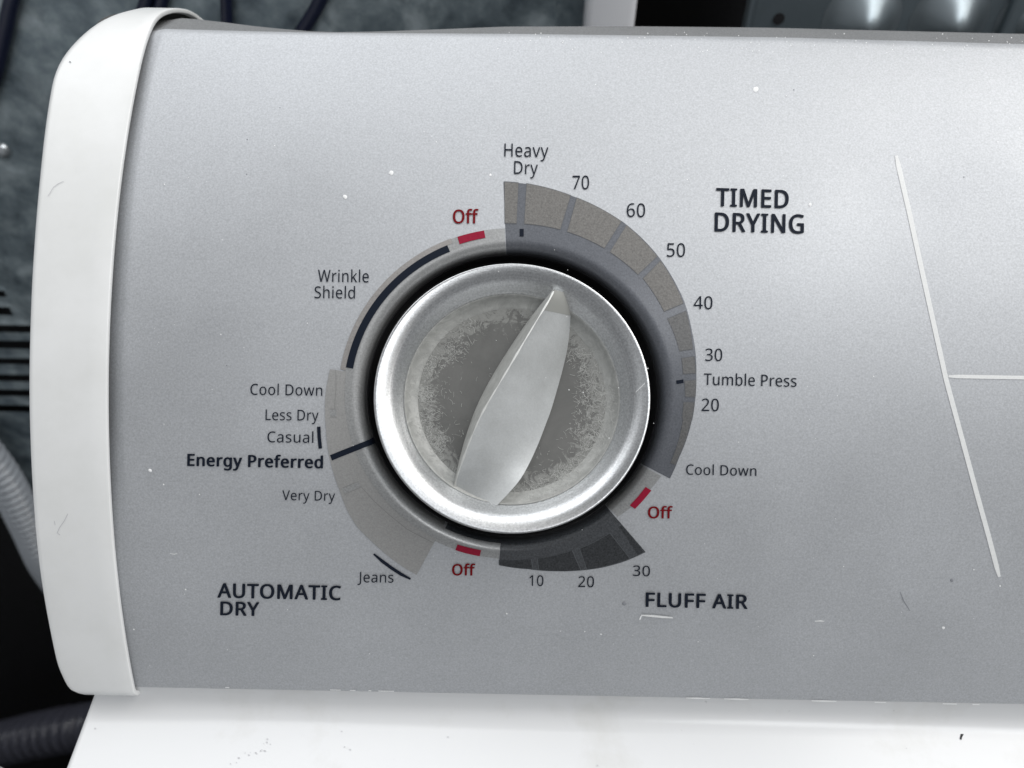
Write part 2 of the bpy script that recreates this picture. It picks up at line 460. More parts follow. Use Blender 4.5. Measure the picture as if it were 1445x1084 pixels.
# light pearl ring: the upper left, the two lower 'off' zones
t_top = polar(712, 320)[1]; t_wr = polar(479, 521)[1] % (2 * math.pi)
band('dial_band', t_top, t_wr, DEEP, s_of(245.5), .35, M_pearl, 90, 16)
tA = t_wr; tB = polar(613, 765.6)[1] % (2 * math.pi)
outB = sorted([(t % (2 * math.pi), s) for t, s in unwrap([(466, 521), (459, 562), (460, 604), (466, 649.5), (479, 691), (491, 722), (503, 742), (528, 767), (559, 793), (588, 811)], math.pi)])
tBe = outB[-1][0]
band('dial_band', tA, tB, DEEP, 240.5, .35, M_pearl, 90, 16)
band('dial_band', outB[0][0], tBe, lambda t: 237 + 3 * math.sin(t), lambda t: lerp_tab(outB, t), .75, M_auto, 70, 5)
# thin taupe rim on the wrinkle zone
band('dial_band', t_top + .32, t_wr, 238.6, 246, .75, M_wrink, 60, 2)
# lower off zone, right off zone
tG = polar(704, 790)[1] % (2 * math.pi)
band('dial_band', tB, tG, s_of(214), 238, .35, M_pearl, 30, 8)
tE = polar(911, 779)[1]; tD1 = polar(922, 666)[1]
tE0 = polar(866, 724)[1]
band('dial_band', tE0, tD1, DEEP, lambda t: 230 + 10 * (t - tE0) / (tD1 - tE0), .35, M_pearl, 30, 14)
# timed drying: slate ring and its brown-grey blocks
outC = sorted(unwrap([(711.5, 256.5), (732, 258.5), (762, 263), (804, 275.5), (845, 294), (878.5, 313), (907.6, 338), (930.4, 364), (955, 403), (965, 424), (976, 465.5), (981.5, 499), (982.5, 528), (980.5, 567), (976.5, 592), (971, 613), (958, 646), (946, 674)], .5))
t_end = outC[0][0]; t_start = polar(711.8, 290)[1]
band('dial_band', polar(933, 669)[1], t_start, DEEP, lambda t: lerp_tab(outC, t), .4, M_slate, 120, 22)
blocks = [[(712, 257.5), (731.5, 259), (728.8, 315.5), (712.5, 315)],
 [(743.3, 259.8), (805, 276.5), (790.3, 324), (740, 316)],
 [(814, 279.8), (876.3, 312.8), (852.6, 350.3), (800.7, 327.2)],
 [(884, 318.5), (927, 362), (900, 387.4), (861, 356)],
 [(932, 368.5), (963.8, 428), (937, 439.6), (907.6, 393.5)],
 [(967.8, 439.5), (977, 492.5), (958.8, 495.4), (942, 450.5)],
 [(979.5, 503.5), (981.5, 526.5), (964, 527.5), (962, 506)],
 [(981.8, 536.5), (980.6, 560), (967, 559.5), (966, 538)],
 [(979.8, 568), (976, 592), (962.5, 590), (964.5, 568)]]
def grow(c, g):
    cx = sum(p[0] for p in c) / 4; cy = sum(p[1] for p in c) / 4; out = []
    for p in c:
        d = math.hypot(p[0] - cx, p[1] - cy); out.append((p[0] + (p[0] - cx) / d * g, p[1] + (p[1] - cy) / d * g))
    return out
for k, c in enumerate(blocks):
    quad('dial_block_outline', grow(c, 1.3), .65, M_line, 8, 2)
    quad('dial_block', c, .9, M_block if k < 5 else M_block2, 10, 4)
tail_c = [(975.5, 594), (947, 668), (938, 660), (961, 596)]
band('dial_block', polar(950, 655)[1], polar(977, 590)[1], lambda t: 243, lambda t: lerp_tab(outC, t) - 1, .9, M_block2, 24, 3)
# fluff air: charcoal fan
tF0 = polar(627, 748)[1] % (2 * math.pi); tF1 = tE0 % (2 * math.pi)
outE = sorted([(t % (2 * math.pi), s) for t, s in unwrap([(704, 797.5), (745, 803), (787, 806), (818, 805), (849, 801), (880, 792.6), (911, 779)], -1.4)])
tG2 = outE[0][0]
band('dial_band', tF0, tG2, DEEP, s_of(216), .7, M_fluff, 30, 12)
tEe = outE[-1][0]
band('dial_band', tG2, tEe, DEEP, lambda t: lerp_tab(outE, t), .55, M_fluff, 70, 20)
for c in ([(705, 790), (749, 789), (751.5, 802.3), (705, 796.5)], [(758.5, 788), (807, 777), (819, 804), (761, 803.6)],
          [(818.5, 774), (860.5, 752.5), (888.5, 788), (828.5, 803.2)], [(873.5, 742.5), (877, 741), (908.5, 778.5), (900, 783)]):
    quad('dial_block_outline', grow(c, 1.2), .75, M_fline, 8, 3); quad('dial_block', c, 1.0, M_fluff2, 10, 4)
# wrinkle shield arc, off bars, ticks
tw0 = polar(631, 346)[1]; tw1 = polar(491, 519)[1] % (2 * math.pi)
band('wrinkle_arc', tw0, tw1, 228.3, 238.6, 1.15, M_ink, 60, 2)
for c in ([(645.5, 334.7), (683, 325.7), (685, 336), (648.6, 345)], [(645.7, 768), (679, 776), (677, 784.7), (642.6, 776)], [(911, 687), (919, 692), (896, 718), (888.6, 713)]):
    quad('off_bar', c, 1.15, M_red, 8, 2)
quad('tick_mark', [(733.3, 323.5), (739, 323.5), (739, 334), (733.3, 334)], 1.15, M_ink, 2, 2)
quad('tick_mark', [(954, 537), (964, 535.5), (964.5, 540.5), (954.5, 542)], 1.15, M_ink, 2, 2)
# the energy mark runs over the lip into the well
s0, t0 = polar(467.3, 646); t1 = polar(516, 626.6)[1]; V = []
for i in range(31):
    s = s0 + (S_IN - 20 - s0) * i / 30; th = t0 + (t1 - t0) * min(1.3, (s0 - s) / (s0 - 217)); dth = 4.1 / s
    V += [hole(s, th - dth, 1.2), hole(s, th + dth, 1.2)]
mesh_obj('tick_mark', V, [(2 * i, 2 * i + 2, 2 * i + 3, 2 * i + 1) for i in range(30)], M_ink, panel)
stroke('tick_mark', [(450, 602), (450.6, 617), (452.3, 633)], 5, 1.0, M_ink, None, False)
stroke('tick_mark', [(527.5, 781.5), (540, 792), (553, 801.5), (566, 810), (579.5, 816.8)], 4.6, 1.0, M_ink)
quad('tick_mark', [(483, 689), (506, 680), (509, 686.5), (486, 696.5)], 1.0, M_pearl, 4, 2)
M_faint = mat('faint_outline_print', (.24, .24, .235), .6)
for p_ in ([(483, 688.5), (506.5, 679)], [(486.5, 697.5), (510, 687)], [(510, 687), (528, 707), (549, 726), (575, 747), (612, 766)], [(474, 522), (474.5, 548)], [(474.5, 548), (472, 577)], [(466, 577), (475, 577)], [(466, 589), (475.5, 589)]): stroke('segment_line', p_, .9, 1.05, M_faint)
quad('tick_mark', [(466, 578), (475, 578), (475, 588), (466, 588)], 1.0, M_pearl, 2, 2)
# pale dividing lines to the right
stroke('divider_line', [(1264.5, 220), (1283, 300), (1303, 392), (1319, 464), (1335, 536), (1356, 614), (1377, 692), (1395, 757), (1410, 814)], 6.8, .5, M_white_line)
stroke('divider_line', [(1338, 531.2), (1445, 533), (1500, 534), (1620, 536)], 5.2, .7, M_white_line)

# ------------------------------------------------------------------ lettering
try:      # the plain sans that ships with Blender itself; the built-in face otherwise
    import os
    FONT = bpy.data.fonts.load(os.path.join(bpy.utils.system_resource('DATAFILES', path='fonts'), 'NotoSansMath-Regular.woff2'))
except Exception:
    FONT = None
def text(body, xa, xb, ya, yb, capx, weight, m, slant=0.02, space=1.0):
    cu = bpy.data.curves.new('lettering', 'FONT'); cu.body = body; cu.size = 1
    if FONT: cu.font = FONT
    cu.space_character = 1.06 if weight > .7 else 1.03
    cu.resolution_u = 5; cu.fill_mode = 'FRONT'
    o = bpy.data.objects.new('lettering_source', cu); sc.collection.objects.link(o)
    dg = bpy.context.evaluated_depsgraph_get(); me = bpy.data.meshes.new_from_object(o.evaluated_get(dg))
    bpy.data.objects.remove(o); bpy.data.curves.remove(cu)
    xs_ = [v.co.x for v in me.vertices]; x0, x1 = min(xs_), max(xs_)
    V = []; fcs = []
    sh = [(0, 0)] if weight <= 0 else [(weight * math.cos(k * math.pi / 4), weight * .55 * math.sin(k * math.pi / 4)) for k in range(8)]
    pad = max(0, weight)
    for k, (dx, dy) in enumerate(sh):             # bold: the outline widened by overprinting
        b0 = len(V)
        for v in me.vertices:
            t = (v.co.x - x0) / (x1 - x0); y = v.co.y / CAPH * capx
            V.append(pix(xa + pad + t * (xb - xa - 2 * pad) + slant * y + dx, ya + (yb - ya) * t - y - dy, 1.2 + .03 * k))
        fcs += [tuple(b0 + i for i in p.vertices) for p in me.polygons]
    bpy.data.meshes.remove(me)
    ob = mesh_obj('lettering', V, fcs, m, panel, False)
    return ob
cu = bpy.data.curves.new('h', 'FONT'); cu.body = 'H'
if FONT: cu.font = FONT
o = bpy.data.objects.new('h', cu); sc.collection.objects.link(o)
me = bpy.data.meshes.new_from_object(o.evaluated_get(bpy.context.evaluated_depsgraph_get()))
CAPH = max(v.co.y for v in me.vertices); bpy.data.meshes.remove(me); bpy.data.objects.remove(o); bpy.data.curves.remove(cu)
TH, BO, RB = 0, .85, .6
for a in [('Heavy', 711.5, 773.7, 221.3, 222.3, 18.2, TH), ('Dry', 725.3, 758.8, 245.8, 246.5, 18, TH),
          ('70', 807.5, 831, 267.4, 267.6, 19, TH), ('60', 884.3, 910, 306.4, 306.8, 19, TH), ('50', 940.8, 966.3, 362.5, 362.9, 19, TH),
          ('40', 978.7, 1005, 436.2, 436.6, 18, TH), ('30', 995, 1018.8, 509.3, 509.7, 17.3, TH), ('Tumble Press', 993, 1123.6, 543.3, 546, 16.3, TH),
          ('20', 990, 1014, 580, 580.3, 17.5, TH), ('Cool Down', 968, 1067, 669.6, 671.6, 14.3, TH), ('30', 892.8, 917, 812.3, 813, 14.6, TH),
          ('20', 816, 838, 828, 828.3, 15.2, TH), ('10', 747, 766.7, 826.3, 826.6, 14.8, TH), ('Jeans', 504.7, 555.4, 821.3, 821.8, 14.5, TH),
          ('Very Dry', 398.4, 473, 705.4, 706.6, 13.7, TH), ('Casual', 377.6, 442.4, 624, 624.8, 15.2, TH), ('Less Dry', 375, 449.7, 592.8, 593.6, 15, TH),
          ('Cool Down', 353.6, 455, 557, 558.6, 15.3, TH), ('Wrinkle', 448.7, 520.5, 398, 398.8, 17, TH), ('Shield', 444, 501, 421, 421.6, 16.6, TH),
          ('Energy Preferred', 264.5, 456, 657, 660.4, 16.3, BO), ('TIMED', 1010, 1112.5, 291, 294, 24.8, BO), ('DRYING', 1008, 1134, 326.5, 329.6, 25.8, BO),
          ('FLUFF AIR', 910.8, 1054.7, 855.4, 858.6, 19.3, BO), ('AUTOMATIC', 307, 481.3, 842.4, 846.2, 19.5, BO), ('DRY', 311, 366, 867.3, 868.4, 18.6, BO)]:
    text(*a, M_ink)
for a in [('Off', 638.9, 675, 315.3, 315.5, 18.7, RB), ('Off', 914, 949, 730.8, 731.2, 16, RB), ('Off', 637.8, 670.6, 811.2, 811.5, 15.3, RB)]:
    text(*a, M_redink)

# ------------------------------------------------------------------ specks and scratches on the panel
def blob_mesh(lst, off):
    V = []; Fc = []
    for (u, v, r) in lst:
        n = 9; b = len(V)
        for k in range(n):
            a = 2 * math.pi * k / n; rr_ = r * random.uniform(.75, 1.15); V.append(pix(u + rr_ * math.cos(a), v - rr_ * math.sin(a), off))
        V.append(pix(u, v, off + r * .35))
        for k in range(n): Fc.append((b + k, b + (k + 1) % n, b + n))
    return V, Fc
sp = [(1066, 126, 4), (552, 244, 3.4), (487, 278, 3.4), (692, 247, 1.9), (212, 664, 2.7), (231, 684, 1.3), (1143, 289, 2.4), (715, 866, 1.3), (848, 895, 1.3), (1331, 886, 2.0), (1411, 827, 1.5), (983, 430, 1.2), (262, 832, 1.2), (189, 888, 1.3), (1374, 804, 1), (914, 520, 1)]
for i in range(150):
    sp.append((random.uniform(190, 1700), random.uniform(70, 965), random.choice([.5, .5, .6, .7, .9])))
for i in range(90):
    sp.append((random.uniform(700, 1445), random.uniform(46, 75), random.choice([.5, .6, .8])))
V, Fc = blob_mesh(sp, .3); o = mesh_obj('dust_speck', V, Fc, M_dust, panel); o['kind'] = 'stuff'
V, Fc = blob_mesh([(1343, 819, 2.6), (881, 852, 3), (1360, 250, 1), (349, 197, 1), (395, 152, .8), (348, 246, 1), (320, 516, 1), (312, 614, .8), (1120, 127, 1), (735, 800, .8)], .3)
o = mesh_obj('smudge_speck', V, Fc, M_smudge, panel); o['kind'] = 'stuff'
stroke('scratch', [(1270, 835), (1275, 848), (1284, 862)], 1.4, .4, M_smudge)
stroke('scratch', [(1150, 876.5), (1157, 876), (1163, 876.6)], 2, .4, M_white_line)
stroke('scratch', [(240, 781), (246, 782), (250, 781)], 1.2, .4, M_white_line)
# peeled sliver under the lower heading
stroke('peeled_sliver', [(902.5, 874), (905.5, 867)], 3.2, 1.2, M_dust)
stroke('peeled_sliver', [(905, 867.6), (920, 868.5), (935, 870), (949, 871)], 3.0, 1.6, M_white_line)
# chipped pale nicks along the lower edge
for (a, b) in ((466, 481), (494, 502), (520, 524), (534, 556), (968, 1002), (1022, 1056), (1145, 1180), (1234, 1250), (1330, 1350), (1372, 1382), (318, 324)):
    y0 = 968 + (a - 190) * 27 / 1255
    stroke('edge_nick', [(a, y0 - .6 + (a - 700) * .0012), (b, y0 + (b - a) * .0215 - .6 + (a - 700) * .0012)], 2.2, .8, M_dust)

# ------------------------------------------------------------------ the timer knob
ZF = 15.0
KX, KYc = at_z(722.5, 557.5, ZF)
tilt = math.radians(8.5)
KA = Vector((0, math.sin(tilt), math.cos(tilt))); KB = Vector((1, 0, 0)); KC = KA.cross(KB)
def K(x, y, z):
    P = Vector((KX, KYc, ZF)) + KB * x * 1.019 + KC * (y * .985 * 1.019) + KA * z; return W(*P)
def lathe(name, prof, m, parent, n=160, sharp=35):
    V = []
    for i in range(n):
        a = 2 * math.pi * i / n
        for (r, z) in prof: V.append(K(r * math.cos(a), r * math.sin(a), z))
    return mesh_obj(name, V, grid_faces(n, len(prof), True), m, parent, True, None, sharp)
def alu():
    m = mat('brushed_aluminium', (.72, .735, .75), .34, 1.0); N, L, b = nodes(m)
    tc = N.new('ShaderNodeTexCoord'); 
    # concentric brushing about the knob's axis (object space of the knob mesh)
    mp = N.new('ShaderNodeVectorMath'); mp.operation = 'SUBTRACT'; c0 = K(0, 0, 0) - Vector(dryer['org']); mp.inputs[1].default_value = c0
    L.new(tc.outputs['Object'], mp.inputs[0])
    ln = N.new('ShaderNodeVectorMath'); ln.operation = 'LENGTH'; L.new(mp.outputs[0], ln.inputs[0])
    n1 = N.new('ShaderNodeTexNoise'); n1.noise_dimensions = '1D'; n1.inputs['Scale'].default_value = 3200; n1.inputs['Detail'].default_value = 3
    L.new(ln.outputs['Value'], n1.inputs['W'])
    fine = noise(m, 2400, 3, .7)
    L.new(mix(m, ramp(m, n1.outputs[0], [(.25, (.60, .615, .625)), (.75, (.70, .71, .72))]).outputs[0], ramp(m, fine.outputs[0], [(.3, .68), (.65, 1.0)]).outputs[0], mode='MULTIPLY', f=1.0), b.inputs['Base Color'])
    # tangent runs round the axis
    ax = (EX * KA.x + EY * KA.y + EZ * KA.z)
    cr = N.new('ShaderNodeVectorMath'); cr.operation = 'CROSS_PRODUCT'; cr.inputs[0].default_value = ax; L.new(mp.outputs[0], cr.inputs[1])
    nm = N.new('ShaderNodeVectorMath'); nm.operation = 'NORMALIZE'; L.new(cr.outputs[0], nm.inputs[0])
    L.new(nm.outputs[0], b.inputs['Tangent']); b.inputs['Anisotropic'].default_value = .75
    bump(m, fine.outputs[0], .10, .0002)
    return m
M_alu = alu()
def dish_mat():
    m = mat('scuffed_grey_dish', (.3, .31, .31), .38, .1); N, L, b = nodes(m)
    n = noise(m, 320, 6, .75, 1.5); L.new(ramp(m, n.outputs[0], [(.32, (.28, .285, .275)), (.52, (.36, .365, .352)), (.72, (.47, .475, .46))]).outputs[0], b.inputs['Base Color'])
    L.new(ramp(m, n.outputs[0], [(.35, .3), (.7, .6)]).outputs[0], b.inputs['Roughness']); return m
def floor_grey():
    m = mat('worn_dark_grey_face', (.14, .142, .14), .5, 0, .3); N, L, b = nodes(m)
    n = noise(m, 130, 7, .7, .8); f = noise(m, 2200, 2)
    c = ramp(m, n.outputs[0], [(.3, (.110, .111, .107)), (.7, (.145, .145, .14))]).outputs[0]
    # thin worn film, thicker towards the rim
    tc = N.new('ShaderNodeTexCoord'); mp = N.new('ShaderNodeVectorMath'); mp.operation = 'SUBTRACT'; mp.inputs[1].default_value = K(0, 0, -40) - Vector(dryer['org'])
    L.new(tc.outputs['Object'], mp.inputs[0]); ln = N.new('ShaderNodeVectorMath'); ln.operation = 'LENGTH'; L.new(mp.outputs[0], ln.inputs[0])
    rim = N.new('ShaderNodeMapRange'); rim.interpolation_type = 'SMOOTHSTEP'; L.new(ln.outputs['Value'], rim.inputs[0]); rim.inputs[1].default_value = 78 * U; rim.inputs[2].default_value = 140 * U
    rim.inputs[3].default_value = -.16; rim.inputs[4].default_value = .13
    g = noise(m, 300, 7, .75, 2.8); ad = N.new('ShaderNodeMath'); L.new(g.outputs[0], ad.inputs[0]); L.new(rim.outputs[0], ad.inputs[1])
    fac = ramp(m, ad.outputs[0], [(.52, 0.0), (.55, .6), (.68, .85)]).outputs[0]
    L.new(mix(m, c, (.27, .274, .262), fac), b.inputs['Base Color']); bump(m, f.outputs[0], .06, .0002); return m
def grip_mat():
    m = mat('matte_silver_plastic', (.45, .47, .475), .52, .5); N, L, b = nodes(m)
    n = noise(m, 90, 6, .65); f = noise(m, 2600, 3, .7)
    c = ramp(m, n.outputs[0], [(.3, (.50, .515, .515)), (.65, (.62, .64, .645))]).outputs[0]
    L.new(mix(m, c, ramp(m, f.outputs[0], [(.3, .88), (.7, 1.0)]).outputs[0], mode='MULTIPLY', f=1.0), b.inputs['Base Color'])
    bump(m, f.outputs[0], .06, .0002); return m
M_dish, M_face, M_grip = dish_mat(), floor_grey(), grip_mat()
M_gripend = mat('worn_warm_grip_end', (.37, .375, .355), .5, .4)
M_crest = mat('painted_crest_highlight', (.66, .67, .65), .45, .2)  # highlight along the grip's crest, put into the colour
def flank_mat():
    m = mat('rubbed_lit_flank', (.5, .5, .48), .6, .15); N, L, b = nodes(m)  # rubbed, and paler to carry the light falling on this side
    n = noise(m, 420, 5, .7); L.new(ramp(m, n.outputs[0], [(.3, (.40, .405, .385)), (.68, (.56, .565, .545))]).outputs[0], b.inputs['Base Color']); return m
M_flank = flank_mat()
prof = [(120, -58), (160, -56), (172, -34), (185, -14), (188.2, -9), (189.2, -6), (189.5, -4), (189.2, -2.6), (188.2, -2.1), (186, -2.5), (183, -3.1), (179, -4.2), (175, -5.6), (171, -7.6), (167, -10.4), (163, -14), (159, -17.8), (155, -21.6), (152, -24.2), (151, -25.2), (150.4, -26.4), (150, -29)]
knob = lathe('timer_knob', prof, M_alu, dryer, 200, 40)
dish = lathe('dish', [(151, -26), (150.2, -25.6), (149.2, -26.4), (147.6, -29.5), (144.5, -33.6), (140, -37.3), (136, -39.3), (133.5, -40), (132.5, -41)], M_dish, knob, 160, 40)
V = [K(0, 0, -40.5)]; Fc = []
rs = (40, 80, 115, 134)
for r in rs: V += [K(r * math.cos(2 * math.pi * k / 96), r * math.sin(2 * math.pi * k / 96), -40.5) for k in range(96)]
for k in range(96): Fc.append((0, 1 + k, 1 + (k + 1) % 96))
for i in range(3):
    for k in range(96): Fc.append((1 + i * 96 + k, 1 + (i + 1) * 96 + k, 1 + (i + 1) * 96 + (k + 1) % 96, 1 + i * 96 + (k + 1) % 96))
face = mesh_obj('dial_face', V, Fc, M_face, knob)
# grip: blade with a sharp crest, steep on one side and a broad slope on the other
def C8(x, y): return (500 + x / 2.4636, 340 + y / 2.4636)
Lp = [(690, 168), (655, 211), (600, 283), (540, 372), (490, 452), (450, 524), (420, 588), (400, 642), (380, 704), (363, 770), (352, 822), (344, 868)]
Pp = [(694, 170), (677, 205), (630, 283), (577, 372), (530, 452), (487, 524), (450, 588), (424, 642), (398, 704), (374, 770), (357, 822), (347, 871)]
Rp = [(750, 184), (752, 232), (750, 292), (741, 372), (723, 452), (703, 524), (684, 588), (664, 642), (640, 704), (606, 778), (567, 842), (490, 926)]
hz = [-1, 11, 20, 27, 31, 33, 33, 31, 26, 18, 9, -2]     # crest height (console z)
def dish_z(u, v):                                          # the dish floor's height below a photo point
    z = 20
    for _ in range(6):
        X, Y = at_z(u, v, z); P = Vector((X - KX, Y - KYc, 0)); z = ZF - 40.5 / KA.z - (P.y * KA.y) / KA.z
    return z
def pz(p, z): X, Y = at_z(*C8(*p), z); return Vector((X, Y, z))
sec = []
for k in range(len(Lp)):
    zl = dish_z(*C8(*Lp[k])); zr = dish_z(*C8(*Rp[k])); e = smooth(0, 3.6, min(k, 11 - k))
    zl2 = zl + (1 - e) * 15; zr2 = zr + (1 - e) * 13 + 4
    l, c, r = pz(Lp[k], zl2), pz(Pp[k], hz[k]), pz(Rp[k], zr2)
    row = [l - Vector((0, 0, 22)), l, l.lerp(c, .33) + Vector((-.6, 0, 1)), l.lerp(c, .66) + Vector((-.6, 0, 1)), l.lerp(c, .95), c + Vector((.2, 0, .6))]
    for t in (.035, .2, .4, .6, .8, .94): row.append(c.lerp(r, t) + Vector((0, 0, 5 * math.sin(math.pi * t) * e)))
    row += [r, r + Vector((0, 0, -6)), r - Vector((0, 0, 26))]
    sec.append(row)
ns = len(sec[0])
# resample along the blade for a smooth outline
def cat(p0, p1, p2, p3, t): return .5 * (2 * p1 + (p2 - p0) * t + (2 * p0 - 5 * p1 + 4 * p2 - p3) * t * t + (3 * p1 - p0 - 3 * p2 + p3) * t ** 3)
fine = []
for i in range(len(sec) - 1):
    for t in (0, .25, .5, .75):
        fine.append([cat(sec[max(0, i - 1)][j], sec[i][j], sec[i + 1][j], sec[min(len(sec) - 1, i + 2)][j], t) for j in range(ns)])
fine.append(sec[-1])
V = [W(*p) for r in fine for p in r]; Fc = [tuple(reversed(x)) for x in grid_faces(len(fine), ns)]
Fc.append(tuple(range(ns))); Fc.append(tuple((len(fine) - 1) * ns + j for j in range(ns)))
grip = mesh_obj('grip', V, Fc, M_grip, knob, True, None, 28)
# the steep flank is rubbed rough and coloured as if lit, the crest has its highlight painted on, the upper end cut off
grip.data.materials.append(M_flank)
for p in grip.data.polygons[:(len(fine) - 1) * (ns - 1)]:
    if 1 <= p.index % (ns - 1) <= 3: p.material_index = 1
V = [W(*(p + Vector((0, 0, .4)))) for r in fine[:7] for p in r[6:13]]
mesh_obj('grip_tip', V, [tuple(reversed(x)) for x in grid_faces(7, 7)], M_gripend, knob)
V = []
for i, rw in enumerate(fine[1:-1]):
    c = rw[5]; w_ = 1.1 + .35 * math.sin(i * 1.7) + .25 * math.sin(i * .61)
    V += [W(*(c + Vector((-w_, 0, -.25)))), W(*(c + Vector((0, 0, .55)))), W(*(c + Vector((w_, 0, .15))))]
mesh_obj('crest_highlight', V, [tuple(reversed(x)) for x in grid_faces(len(V) // 3, 3)], M_crest, knob)
# lint and scuffs lying in the dish
def fibre(V, Fc, x, y, a, ln, wd, curl, zfun):
    n = 5; b = len(V)
    for i in range(n + 1):
        V.append(K(x - math.sin(a) * wd / 2, y + math.cos(a) * wd / 2, zfun(x, y))); V.append(K(x + math.sin(a) * wd / 2, y - math.cos(a) * wd / 2, zfun(x, y)))
        x += math.cos(a) * ln / n; y += math.sin(a) * ln / n; a += curl / n
    for i in range(n): Fc.append((b + 2 * i, b + 2 * i + 2, b + 2 * i + 3, b + 2 * i + 1))
dprof = [(0, -40.5), (133.5, -40), (136, -39.3), (140, -37.3), (144.5, -33.6), (147.6, -29.5), (149.2, -26.4)]
def zf(x, y):
    r = math.hypot(x, y); return lerp_tab(dprof, r) + .7
V = []; Fc = []
def cluster(n, a0, a1, r0, r1, per, spread, ln, wd):
    for _ in range(n):
        a = math.radians(random.uniform(a0, a1)); r = r0 + (r1 - r0) * random.random() ** .6; cx, cy = r * math.cos(a), r * math.sin(a); main = random.uniform(0, 6.28)
        for _ in range(int(per * random.uniform(.3, 1.6))):
            x, y = cx + random.gauss(0, spread), cy + random.gauss(0, spread)
            if math.hypot(x, y) > 146: continue
            fibre(V, Fc, x, y, main + random.gauss(0, .9), random.uniform(*ln) * random.uniform(.4, 1), random.uniform(*wd), random.gauss(0, .9), zf)
cluster(44, 140, 262, 118, 143, 26, 6, (2, 10), (.18, .5))
cluster(24, 130, 215, 96, 122, 18, 7, (2, 10), (.18, .45))
cluster(52, -85, 8, 122, 143, 26, 6, (2, 11), (.18, .5))
cluster(28, -35, 40, 96, 126, 22, 7, (2, 12), (.18, .5))
cluster(36, 0, 360, 30, 140, 5, 10, (3, 10), (.18, .45))
cluster(12, 30, 150, 118, 144, 8, 8, (4, 16), (.2, .5))
M_lint = mat('pale_lint', (.43, .435, .42), .85)
lint = mesh_obj('lint', V, Fc, M_lint, knob, False); lint['kind'] = 'stuff'
# scratch on the rim
V = []; Fc = []; fibre(V, Fc, 170, 8, .8, 17, .8, 0, lambda x, y: lerp_tab([(163, -14), (171, -7.6), (179, -4.2), (186, -2.5), (189, -2.3)], math.hypot(x, y)) + .8)
mesh_obj('rim_scratch', V, Fc, M_dust, knob, False)

# ------------------------------------------------------------------ marks on the deck
def deck_blob(name, pts, m):
    V = [hit_z(u, v, DECK + 1.2 * U) for u, v in pts]; n = len(V); mesh_obj(name, V, [tuple(range(n))], m, deck, False)
deck_blob('chip_mark', [(1355, 1031), (1359, 1030.5), (1360, 1036), (1357.5, 1041), (1357, 1044), (1354.5, 1043), (1355.5, 1037)], M_dark)
M_scuff = mat('grey_scuff', (.52, .52, .54), .7)
for k in range(16):
    t = random.random(); u = 325 + t * 60 + random.uniform(-9, 9); v = 1082 - t * 34 + random.uniform(-4, 4); r = random.uniform(.5, 1.4)
    deck_blob('scuff_mark', [(u - r, v), (u, v - r), (u + r * 1.6, v), (u, v + r)], M_scuff)
for u, v, r in ((134, 1028, 1.4), (632, 1040, 1.2), (377, 1043, 1.2), (482, 1032, 1), (486, 1054, 1), (494, 1058, 1.2), (1279, 1056, 1), (843, 1080, 1.3)):
    deck_blob('scuff_mark', [(u - r, v), (u, v - r), (u + r * 1.6, v), (u, v + r)], M_scuff)
# little marks on the end cap
def cap_mark(pts, wdt, m):
    V = []
    def cp(u, v):
        z = 10
        for _ in range(8):
            X, Y = at_z(u, v, z); z = math.sqrt((RC + 10) ** 2 - (Y - YC) ** 2) - RC
        return W(X, Y, z + .5)
    for i, (u, v) in enumerate(pts):
        a = pts[max(0, i - 1)]; b = pts[min(len(pts) - 1, i + 1)]; l = math.hypot(b[0] - a[0], b[1] - a[1]); nx, ny = -(b[1] - a[1]) / l * wdt / 2, (b[0] - a[0]) / l * wdt / 2
        V += [cp(u + nx, v + ny), cp(u - nx, v - ny)]
    mesh_obj('hairline_mark', V, [(2 * i, 2 * i + 1, 2 * i + 3, 2 * i + 2) for i in range(len(pts) - 1)], m, cap, False)
cap_mark([(96, 725), (91, 735), (84, 745), (81, 752), (85, 755)], .9, M_scuff)
cap_mark([(77, 735), (78, 741)], .8, M_scuff)
cap_mark([(90, 256), (83, 259), (76, 264), (68, 277)], .7, M_scuff)
cap_mark([(98, 87), (100, 88)], 1.6, M_smudge)

# ------------------------------------------------------------------ appliances standing behind
def galv(name, lo, mid, hi, rough=.45, sc_=28):
    m = mat(name, mid, rough, .55); N, L, b = nodes(m)
    n = noise(m, sc_, 8, .6, .25); v = N.new('ShaderNodeTexVoronoi'); v.inputs['Scale'].default_value = sc_ * 1.4; v.feature = 'F1'
    tc = N.new('ShaderNodeTexCoord'); L.new(tc.outputs['Object'], v.inputs['Vector'])
    c1 = ramp(m, n.outputs[0], [(.30, lo), (.5, mid), (.72, hi)]).outputs[0]
    c2 = ramp(m, v.outputs['Color'], [(.2, .80), (.8, 1.1)]).outputs[0]
    L.new(mix(m, c1, c2, mode='MULTIPLY', f=.55), b.inputs['Base Color'])
    L.new(ramp(m, n.outputs[0], [(.3, rough - .08), (.7, rough + .15)]).outputs[0], b.inputs['Roughness']); return m
M_galv = galv('galvanised_steel', (.10, .13, .155), (.25, .305, .335), (.50, .57, .60), .45, 75)
M_steel = galv('grey_blue_steel', (.15, .185, .205), (.185, .225, .25), (.21, .25, .275), .38, 9)
M_cable = mat('navy_cable', (.008, .012, .035), .35)
M_hose = mat('grey_ribbed_plastic', (.42, .45, .49), .28)
M_bhose = mat('black_ribbed_plastic', (.11, .115, .15), .25)
M_post = mat('white_painted_post', (.86, .87, .90), .35)
M_zinc = mat('zinc_screw', (.55, .58, .6), .3, .9)
YB = .20
def at_back(u, v, y=None): return hit_y(u, v, YB if y is None else y)
zlow = at_back(0, 705).z; xpan = at_back(783, 30).x; xp0 = at_back(824, 30).x; xp1 = at_back(895, 30).x
ZT = 1.12
